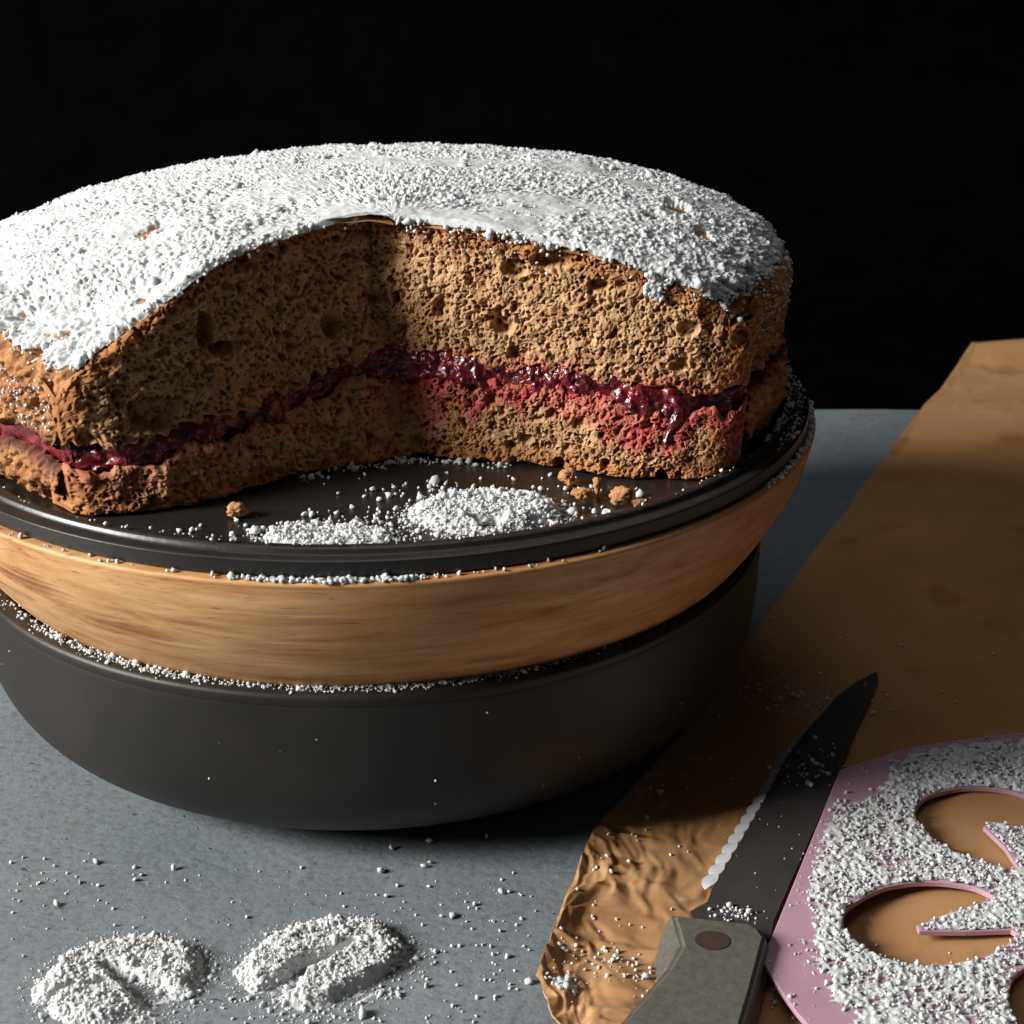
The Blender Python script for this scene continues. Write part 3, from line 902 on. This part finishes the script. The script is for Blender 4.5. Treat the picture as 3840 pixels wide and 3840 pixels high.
# ------------------------------------------------------------------ brown paper
def paper_left(y):
    ys = [-1.6, -1.30, -1.22, -.959, -.733, -.326, .4, 1.921, 2.762, 3.2]
    xs = [.345, .352, .362, .424, .491, .707, 1.06, 1.799, 2.214, 2.42]
    return np.interp(y, ys, xs)
def paper_z(X, Y, uu, want_creases=False):
    P = np.stack([X, Y, 0 * X], -1)
    W = P + .075 * np.stack([fbm(P, 6, 3, 301), fbm(P, 6, 3, 302), 0 * X], -1)
    creases = []
    def facets(sc, sd, ang):
        # heights on a jittered lattice joined by flat triangles: crisp folds
        c, sn = math.cos(ang), math.sin(ang)
        p = np.stack([W[..., 0] * c - W[..., 1] * sn, W[..., 0] * sn + W[..., 1] * c], -1) * sc + 40
        p[..., 0] += .5 * p[..., 1]
        i = np.floor(p).astype(np.int64); f = p - i
        z0 = np.zeros_like(i[..., 0])
        hh = lambda a, b: _hash(i[..., 0] + a, i[..., 1] + b, z0, sd)
        lo = f[..., 0] + f[..., 1] < 1
        creases.append(sstep(.055, .0, np.minimum(np.minimum(np.minimum(f[..., 0], 1 - f[..., 0]), np.minimum(f[..., 1], 1 - f[..., 1])), np.abs(f[..., 0] + f[..., 1] - 1) * .7)))
        h00, h10, h01, h11 = hh(0, 0), hh(1, 0), hh(0, 1), hh(1, 1)
        return np.where(lo, h00 + (h10 - h00) * f[..., 0] + (h01 - h00) * f[..., 1], h11 + (h01 - h11) * (1 - f[..., 0]) + (h10 - h11) * (1 - f[..., 1]))
    near = sstep(.0, -.9, Y) * sstep(.9, .35, X)
    amp = .14 + .86 * near
    z = amp * (.022 * facets(5.0, 311, .4) + .022 * facets(12, 312, 1.3) + .016 * facets(25, 313, 2.2) + .009 * facets(52, 314, .9)) - .014
    z = z + .004 * fbm(P, 2.2, 2, 316) + .010 * sstep(.05, 0, uu) * (.4 + .6 * near)
    z = TZ + .012 + np.maximum(z, -.008)
    if want_creases:
        return z, near * np.clip(fbm(P, 9, 2, 317) * 1.6 + .35, 0, 1) * np.maximum(.9 * creases[0], .8 * creases[1])
    return z
def build_paper():
    nu, nv = 270, 470
    t = np.linspace(0, 1, nu)[:, None] ** 2.0
    vv = np.linspace(0, 1, nv)[None, :] ** 2.0
    Wd = 1.9
    x0 = .352 + t * Wd
    yf = -1.268 - .28 * (t * Wd) - .10 * sstep(.0, .06, t) + .05 * sstep(.02, 0, t)
    yb = 2.762 + .24 * t * Wd
    Y = yf + vv * (yb - yf)
    X = paper_left(Y) + t * Wd + .006 * vnoise(np.stack([Y * 0, Y, Y * 0], -1), 6, 320) * sstep(.2, 0, t)
    Z, fold = paper_z(X, Y, t * Wd + 0 * vv, True)
    # the far end sags a touch past the slab and its last edge curls up
    Z = Z - .03 * sstep(1.95, 2.3, Y) + .035 * sstep(2.45, 2.85, Y)
    P = np.stack([X, Y, Z], -1)
    m = Multi(); m.add(P, fold=fold)
    o = m.build('brown_paper', PAPER)
    s = o.modifiers.new('thickness', 'SOLIDIFY'); s.thickness = .0004; s.offset = -1
    tag(o, 'sheet of crumpled brown baking paper lying under the knife', 'paper')
build_paper()

# ------------------------------------------------------------------ knife
def plane_z(x, y, a, b, za, zb):
    """height falling from za at point a to zb at point b"""
    a, b = np.array(a), np.array(b); d = b - a
    k = ((np.stack([x, y], -1) - a) @ d) / (d @ d)
    return za + (zb - za) * k
HEEL, TIP = (.72, -1.03), (1.212, -.069)
blade_z = lambda x, y: plane_z(np.asarray(x, float), np.asarray(y, float), HEEL, TIP, -.664, -.682)
def prism(name, poly, zf, th, mat, parent, bev=.0):
    bm = bmesh.new()
    top = [bm.verts.new((x, y, float(zf(x, y)))) for x, y in poly]
    bot = [bm.verts.new((x, y, float(zf(x, y)) - th)) for x, y in poly]
    bm.faces.new(top); bm.faces.new(bot[::-1])
    n = len(poly)
    for i in range(n):
        bm.faces.new((top[i], bot[i], bot[(i + 1) % n], top[(i + 1) % n]))
    bmesh.ops.recalc_face_normals(bm, faces=bm.faces)
    if bev:
        bmesh.ops.bevel(bm, geom=list(bm.edges), offset=bev, segments=2, affect='EDGES', profile=.6)
    V = [v.co[:] for v in bm.verts]; bm.verts.index_update()
    F = [[v.index for v in f.verts] for f in bm.faces]
    bm.free()
    return link_mesh(name, V, F, mat, parent, smooth=False)
def build_knife():
    root = empty('kitchen_knife', (.68, -1.12, TZ + .012), 'serrated kitchen knife with dark blade and grey handle lying on brown paper', 'knife')
    # blade, spine on the right, edge on the left
    edge_line = [(.672, -.985), (.690, -.935), (.760, -.790), (.840, -.622), (.915, -.457), (.974, -.356), (1.017, -.285), (1.077, -.199), (1.143, -.122), (1.205, -.066)]
    y_cut = -.19
    spine = [(1.200, -.105), (1.150, -.225), (1.095, -.342), (1.025, -.522), (.940, -.722), (.860, -.905), (.800, -1.045), (.785, -1.10)]
    inner = [(x + .011 * min(1, max(0, (y_cut - y) / .12)), y - .007 * min(1, max(0, (y_cut - y) / .12))) for x, y in edge_line]
    poly = inner + spine + [(.66, -1.08), (.648, -1.02)]
    prism('blade', poly, blade_z, .010, BLADE, root)
    # scalloped ground edge: a row of hollow-ground teeth along the left side
    E = np.array(edge_line[1:8]); seg = np.linalg.norm(np.diff(E, axis=0), axis=1); cum = np.concatenate([[0], np.cumsum(seg)])
    nt = 21
    for k in range(nt):
        s0, s1 = cum[-1] * k / nt, cum[-1] * (k + 1) / nt
        ss = np.linspace(s0, s1, 9)
        ex = np.interp(ss, cum, E[:, 0]); ey = np.interp(ss, cum, E[:, 1])
        tx, ty = np.interp(ss + .01, cum, E[:, 0]) - ex, np.interp(ss + .01, cum, E[:, 1]) - ey
        if abs(tx).max() < 1e-9: tx, ty = 0 * tx + .6, 0 * ty + .7
        ln = np.maximum(np.hypot(tx, ty), 1e-6); tx, ty = tx / ln, ty / ln
        nx_, ny_ = -ty, tx                                   # out to the left
        u = np.linspace(-1, 1, 9)
        wout = .017 * (1 - .75 * u * u) * (1 - .75 * (k / nt) ** 1.5)
        win = -.014 * (1 - .45 * u * u) * (1 - .75 * (k / nt) ** 1.5)
        rows = []
        for f in (0, .25, .5, .75, 1):
            off = win + (wout - win) * f
            X = ex + nx_ * off; Y = ey + ny_ * off
            Z = blade_z(X, Y) + .0006 - .010 * f + .0055 * u * f + .002 * u * (1 - f)
            rows.append(np.stack([X, Y, Z], -1))
        m = Multi(); m.add(np.stack(rows, 0), flip=True)
        m.build('tooth', EDGE, root)
    # handle: a bevelled bar with a sloping left cheek at the front
    top = [(.610, -1.074), (.741, -1.098), (.760, -1.114), (.767, -1.139), (.722, -1.28), (.620, -1.58), (.365, -1.58), (.498, -1.36), (.590, -1.222), (.618, -1.163)]
    bot = [(.592, -1.062), (.750, -1.090), (.772, -1.110), (.782, -1.142), (.738, -1.28), (.636, -1.58), (.345, -1.58), (.478, -1.35), (.566, -1.215), (.572, -1.130)]
    bm = bmesh.new()
    zt, zb = -.628, TZ + .016
    rings = []
    for f, z in ((0, zb), (.12, zb + .012), (.8, zt - .008), (1.0, zt)):
        rings.append([bm.verts.new((b[0] + (t[0] - b[0]) * f, b[1] + (t[1] - b[1]) * f, z)) for t, b in zip(top, bot)])
    n = len(top)
    bm.faces.new(rings[-1]); bm.faces.new(rings[0][::-1])
    for A_, B_ in zip(rings, rings[1:]):
        for i in range(n): bm.faces.new((A_[i], A_[(i + 1) % n], B_[(i + 1) % n], B_[i]))
    bmesh.ops.recalc_face_normals(bm, faces=bm.faces)
    es = [e for e in bm.edges if all(abs(v.co.z - zt) < 1e-6 for v in e.verts)]
    bmesh.ops.bevel(bm, geom=es, offset=.006, segments=3, affect='EDGES')
    bm.verts.index_update()
    V = [v.co[:] for v in bm.verts]; F = [[v.index for v in f.verts] for f in bm.faces]
    bm.free()
    h = link_mesh('handle', V, F, HANDLE, root, smooth=False)
    # rivet let into the handle
    th = np.linspace(0, 2 * np.pi, 40, endpoint=False)
    rp = [(.672 + .031 * math.cos(t), -1.150 + .026 * math.sin(t)) for t in th]
    prism('rivet', rp, lambda x, y: zt + .0015, .008, RIVET, root)
build_knife()

# ------------------------------------------------------------------ pink stencil
def catmull(pts, per=6, closed=False):
    P = np.array(pts, float)
    P = np.vstack([P[:1], P, P[-1:]])
    return smooth_prof([tuple(p) for p in P[1:-1]], per)
ST_OUT = np.vstack([[(.764, -1.162)], [(.850, -.955)], [(.935, -.750)], catmull([(1.019, -.546), (1.117, -.492), (1.215, -.448), (1.342, -.415), (1.46, -.392), (1.60, -.385), (1.79, -.47), (1.93, -.72), (1.95, -.98), (1.86, -1.25), (1.66, -1.48), (1.36, -1.60), (1.06, -1.58), (.90, -1.46), (.813, -1.325), (.775, -1.21)], 5)])
def bean(top_pts, tongue_pts, bottom_pts):
    return np.vstack([catmull(top_pts, 6), tongue_pts, catmull(bottom_pts, 6)])
H2 = bean([(.921, -1.074), (.930, -1.035), (.955, -1.003), (1.026, -.955), (1.110, -.940), (1.187, -.956), (1.226, -.992)],
          [(1.18, -1.012), (1.12, -1.040), (1.057, -1.072), (1.058, -1.086), (1.14, -1.089), (1.225, -1.086)],
          [(1.234, -1.098), (1.205, -1.130), (1.160, -1.158), (1.100, -1.178), (1.049, -1.182), (.990, -1.168), (.945, -1.135)])
H1 = bean([(1.136, -.735), (1.146, -.690), (1.183, -.646), (1.259, -.615), (1.336, -.618), (1.395, -.650), (1.436, -.705), (1.440, -.770)],
          [(1.40, -.778), (1.34, -.762), (1.285, -.742), (1.268, -.760), (1.290, -.830), (1.296, -.900)],
          [(1.285, -.905), (1.237, -.885), (1.190, -.850), (1.155, -.805)])
H3 = bean([(1.160, -1.34), (1.165, -1.27), (1.20, -1.205), (1.28, -1.165), (1.36, -1.19), (1.42, -1.27)],
          [(1.36, -1.30), (1.30, -1.34), (1.31, -1.36), (1.42, -1.34)],
          [(1.42, -1.40), (1.36, -1.46), (1.26, -1.46), (1.19, -1.42)])
st_z = lambda x, y: -.652 - .042 * (np.asarray(x) - .80) / .8 - .002
def _plan(P):
    P = np.array(P); drop = .042 * (P[:, 0] - .80) / .8 - .004
    return np.column_stack([P[:, 0] + .6 * drop, P[:, 1] + 1.65 * drop])
ST_OUT, H1, H2, H3 = _plan(ST_OUT), _plan(H1), _plan(H2), _plan(H3)
ST_TH = .011
def inpoly(X, Y, poly):
    r = np.zeros(X.shape, bool)
    x0, y0 = poly[-1]
    for x1, y1 in poly:
        c = ((y1 > Y) != (y0 > Y))
        with np.errstate(divide='ignore', invalid='ignore'):
            xi = (x0 - x1) * (Y - y1) / (y0 - y1 + 1e-15) + x1
        r ^= c & (X < xi)
        x0, y0 = x1, y1
    return r
def polydist(X, Y, poly):
    d = np.full(X.shape, 9.0)
    P0 = np.vstack([poly[-1:], poly[:-1]])
    for (ax, ay), (bx, by) in zip(P0, poly):
        dx, dy = bx - ax, by - ay
        t = np.clip(((X - ax) * dx + (Y - ay) * dy) / (dx * dx + dy * dy + 1e-15), 0, 1)
        d = np.minimum(d, np.hypot(X - ax - t * dx, Y - ay - t * dy))
    return d
def build_stencil():
    cu = bpy.data.curves.new('stencil_outline', 'CURVE')
    cu.dimensions = '2D'; cu.fill_mode = 'BOTH'
    cu.extrude = ST_TH / 2 - .0015; cu.bevel_depth = .0015; cu.bevel_resolution = 2
    for poly in (ST_OUT, H1, H2, H3):
        sp = cu.splines.new('POLY'); sp.points.add(len(poly) - 1); sp.use_cyclic_u = True
        sp.points.foreach_set('co', np.column_stack([poly, np.zeros(len(poly)), np.ones(len(poly))]).ravel())
    tmp = bpy.data.objects.new('stencil_tmp', cu); col.objects.link(tmp)
    dg = bpy.context.evaluated_depsgraph_get()
    me = bpy.data.meshes.new_from_object(tmp.evaluated_get(dg))
    V = np.array([v.co[:] for v in me.vertices]); F = [list(p.vertices) for p in me.polygons]
    bpy.data.objects.remove(tmp); bpy.data.curves.remove(cu); bpy.data.meshes.remove(me)
    V[:, 2] += st_z(V[:, 0], V[:, 1]) - ST_TH / 2
    root = empty('cake_stencil', (1.3, -1.0, TZ + .02), 'pink plastic cake stencil with coffee-bean cut-outs, dusted with sugar', 'stencil')
    link_mesh('stencil_sheet', V, F, PINK, root, smooth=False)
    # sugar lying on it
    def cover(X, Y):
        ins = inpoly(X, Y, ST_OUT)
        for h in (H1, H2, H3): ins &= ~inpoly(X, Y, h)
        d = polydist(X, Y, ST_OUT)
        Q = np.stack([X, Y, 0 * X], -1)
        nz = .6 * fbm(Q, 10, 3, 401) + .6 * fbm(Q, 38, 2, 402) + .7 * fbm(Q, 110, 2, 403)
        low = sstep(-.85, -1.25, Y) * sstep(1.15, .85, X)          # barer towards the near left corner
        bare = sstep(.13, .04, np.hypot((X - 1.045), (Y + .560)))   # clean patch at the corner
        lim = .014 + .060 * low
        c = (d - lim) / .05 + .9 * nz * (.35 + .5 * low) - 1.6 * bare
        return np.where(ins, c, -9)
    xs = np.arange(.76, 1.60, .0027); ys = np.arange(-1.42, -.310, .0027)
    X, Y = np.meshgrid(xs, ys, indexing='ij')
    cv = cover(X, Y)
    hd = np.minimum(np.minimum(polydist(X, Y, H1), polydist(X, Y, H2)), polydist(X, Y, H3))
    P3 = np.stack([X, Y, 0 * X], -1)
    P3 = P3 + .010 * np.stack([fbm(P3, 60, 2, 1), fbm(P3, 60, 2, 2), 0 * X], -1)
    dw, rw = worley(P3, 125, 411); dw2, rw2 = worley(P3, 62, 412)
    h = .0035 + .0065 * (.55 - dw) * (rw > .25) + .0070 * (.5 - dw2) * (rw2 > .4) + .005 * fbm(P3, 120, 2, 414) + .003 * fbm(P3, 20, 2, 413)
    h = h * np.clip(cv / .5, 0, 1) * np.clip(.25 + hd / .010, 0, 1)
    V = np.stack([X, Y, st_z(X, Y) + h], -1).reshape(-1, 3)
    F = grid_faces(*X.shape)
    ok = (cv.ravel() > .05) & (h.ravel() > .0006)
    F = F[ok[F].all(1)]
    used = np.unique(F); rm = np.full(len(V), -1); rm[used] = np.arange(len(used))
    g = link_mesh('sugar_coating', V[used], rm[F], SUGAR, root)
    n = 26000
    X = rng.uniform(.76, 1.60, n); Y = rng.uniform(-1.42, -.31, n)
    cv = cover(X, Y)
    p = np.where(cv > -8, np.clip(.14 + .35 * cv, .035, .42), 0)
    k = rng.random(n) < p
    X, Y, cv = X[k], Y[k], cv[k]
    rad = np.clip(rng.lognormal(math.log(.0019), .5, len(X)), .0009, .006)
    g = grains('sugar_lumps', np.stack([X, Y, st_z(X, Y) + .25 * rad + .004 * np.clip(cv, 0, 1)], -1), rad, SUGAR, root)
    g['kind'] = 'stuff'
build_stencil()

# ------------------------------------------------------------------ loose sugar everywhere
def stuff(name, C, R, label, ico=False):
    o = grains(name, np.concatenate(C), np.concatenate(R), SUGAR, ico=ico)
    tag(o, label, 'sugar', kind='stuff')
def blob(cx, cy, sx, sy, n):
    # positions of a loose drift of specks
    return cx + rng.normal(0, sx, n), cy + rng.normal(0, sy, n)
def lognr(n, m, s=.45, lo=.0010, hi=.010): return np.clip(rng.lognormal(math.log(m * .66), s, n), lo, hi)

def table_sugar():
    C, R = [], []
    spec = [(-.62, -.88, .10, .05, 60, .0030), (-.50, -.92, .12, .08, 40, .0028), (.28, -1.02, .05, .05, 34, .0034), (.30, -.93, .05, .04, 20, .0034), (.30, -1.13, .04, .05, 34, .0036),
            (.20, -1.18, .07, .05, 50, .0036), (.15, -1.10, .03, .02, 30, .0048), (.06, -.94, .10, .05, 30, .0036), (.05, -1.27, .12, .02, 90, .0042), (-.2, -1.24, .05, .03, 40, .003),
            (-.375, -1.172, .15, .11, 70, .0020), (-.02, -1.13, .16, .12, 80, .0022), (.0, -.85, .22, .05, 14, .0034), (-.2, -1.0, .35, .2, 50, .0016)]
    for cx, cy, sx, sy, n, m in spec:
        n = int(n * .7)
        x, y = blob(cx, cy, sx, sy, n); r = lognr(n, m)
        k = (x < paper_left(y) - .01) & (np.hypot(x - BX, y) > .56)
        C.append(np.stack([x, y, TZ + r * .6], -1)[k]); R.append(r[k])
    # single lumps that stand out
    for x, y, r in ((.15, -.75, .010), (.265, -.735, .010), (.075, -.775, .009), (.06, -.85, .012), (.145, -.835, .011), (.155, -.822, .008), (-.55, -.955, .013), (-.41, -.862, .008), (-.42, -.878, .009), (-.35, -.842, .010), (-.10, -.838, .006), (.205, -.99, .011), (.245, -.955, .009), (.075, -.93, .010)):
        r = r * .62
        C.append(np.array([[x, y, TZ + r * .7]])); R.append(np.array([r]))
    stuff('spilled_sugar', C, R, 'white sugar specks spilled over the slate table', True)
table_sugar()

def plate_sugar():
    C, R = [], []
    for cx, cy, sx, sy, n, m in ((.16, -.70, .05, .06, 110, .0045), (.10, -.80, .06, .04, 110, .0045), (.0, -.83, .10, .04, 130, .0042), (.42, -.74, .05, .05, 60, .0048), (.50, -.66, .05, .04, 40, .005), (-.12, -.82, .10, .04, 70, .0038), (.27, -.66, .12, .03, 50, .0045), (.2, -.6, .16, .06, 40, .0042)):
        n = int(n * .65)
        x, y = blob(cx, cy, sx, sy, n); r = lognr(n, m, .5, .0012, .010)
        k = in_wedge(x, y, 0.0, -.012) & (np.hypot(x, y) < .912)
        C.append(np.stack([x, y, PZ + r * .6], -1)[k]); R.append(r[k])
    # drift along the foot of the cuts
    for d, n_, cnt in ((RD, NR, 70), (LD, NL, 70)):
        s = rng.random(cnt) ** 1.4 * .24 + .0; off = np.abs(rng.normal(.012, .010, cnt)); r = lognr(cnt, .0050, .4, .002, .008)
        x, y = cut_point('R' if d[0] > 0 else 'L', s, .03 + 0 * s); x = x + n_[0] * off; y = y + n_[1] * off
        C.append(np.stack([x, y, PZ + r * .6], -1)); R.append(r)
    # on the lip
    a = np.radians(np.concatenate([rng.normal(274, 10, 60), rng.uniform(225, 330, 70)])); rr = rng.uniform(.932, .952, len(a)); r = lognr(len(a), .0028)
    C.append(np.stack([rr * np.cos(a), rr * np.sin(a), .0505 + r * .5], -1)); R.append(r)
    a = np.radians(rng.uniform(332, 372, 230)); rr = rng.choice([.940, .966], len(a)) + rng.normal(0, .006, len(a)); r = lognr(len(a), .0040)
    z = np.interp(rr, [.92, .936, .948, .956, .962, .970, .984], [.04, .051, .0495, .042, .0355, .0375, .03])
    C.append(np.stack([rr * np.cos(a), rr * np.sin(a), z + r * .4], -1)); R.append(r)
    stuff('plate_sugar', C, R, 'white sugar specks scattered over the dark plate', True)
plate_sugar()

def rim_sugar():
    C, R = [], []
    # wooden bowl's ledge
    a = np.radians(np.concatenate([rng.normal(270, 4.0, 190), rng.normal(264, 1.2, 40), rng.normal(278, 1.5, 50), rng.uniform(225, 300, 60), rng.uniform(325, 375, 220)]))
    r = lognr(len(a), .0040, .4, .0014, .0065); rr = .992 + rng.normal(0, .003, len(a))
    C.append(np.stack([rr * np.cos(a), rr * np.sin(a), .001 + r * .6], -1)); R.append(r)
    stuff('ledge_sugar', C, R, 'line of white sugar caught on the wooden bowl ledge under the plate', True)
    C, R = [], []
    z0 = -.2695
    for mu, sd, n, m in ((285, 9, 420, .0030), (272, 8, 230, .0030), (247, 6, 170, .0036), (230, 9, 200, .0034), (258, 14, 110, .0028), (302, 8, 90, .0026)):
        a = np.radians(rng.normal(mu, sd, n)); rr = .882 + rng.normal(0, .008, n); r = lognr(n, m, .4)
        C.append(np.stack([BX + rr * np.cos(a), rr * np.sin(a), z0 + r * .4 + 0 * a], -1)); R.append(r)
    k = 14
    a = np.radians(rng.uniform(215, 320, k)); tt = rng.uniform(.25, .97, k)
    rr = .385 + (.910 - .385) * (1 - (1 - tt) ** 3.5) ** (1 / 3.5); r = lognr(k, .0020)
    C.append(np.stack([BX + rr * np.cos(a), rr * np.sin(a), TZ + .002 + tt * (-.30 - TZ)], -1)); R.append(r)
    stuff('rim_sugar', C, R, 'ring of white sugar on the stoneware bowl rim, with specks on its side', True)
rim_sugar()

def paper_sugar():
    C, R = [], []
    for cx, cy, sx, sy, n, m in ((.98, -.14, .07, .07, 120, .0038), (1.03, -.22, .06, .06, 90, .0036), (.94, .10, .08, .08, 60, .0034), (1.22, -.26, .08, .08, 45, .0036), (1.3, .0, .15, .15, 50, .003), (.47, -1.15, .05, .03, 60, .0032), (.405, -1.225, .014, .008, 90, .0045), (.55, -1.19, .05, .03, 60, .0028), (.402, -1.06, .010, .04, 60, .0036), (.46, -.95, .07, .10, 50, .0036), (.6, -.75, .06, .08, 12, .0042), (1.1, -1.07, .08, .03, 4, .005), (.78, -1.24, .03, .05, 30, .003), (.65, -.5, .08, .12, 16, .0034)):
        x, y = blob(cx, cy, sx, sy, n); r = lognr(n, m)
        k = (x > paper_left(y) + .012) & (y > -1.30)
        z = paper_z(x, y, x - paper_left(y))
        C.append(np.stack([x, y, z + r * .55], -1)[k]); R.append(r[k])
    stuff('paper_sugar', C, R, 'white sugar specks sprinkled over the brown paper', True)
    C, R = [], []
    for cx, cy, sx, sy, n, m in ((.96, -.54, .035, .035, 34, .0046), (1.00, -.47, .03, .03, 16, .0042), (.73, -1.03, .025, .012, 60, .0036), (.85, -.75, .06, .12, 24, .0016), (1.16, -.13, .01, .01, 2, .004)):
        x, y = blob(cx, cy, sx, sy, n); r = lognr(n, m)
        C.append(np.stack([x, y, blade_z(x, y) + r * .5], -1)); R.append(r)
    stuff('blade_sugar', C, R, 'white sugar specks dusted on the dark knife blade', True)
paper_sugar()
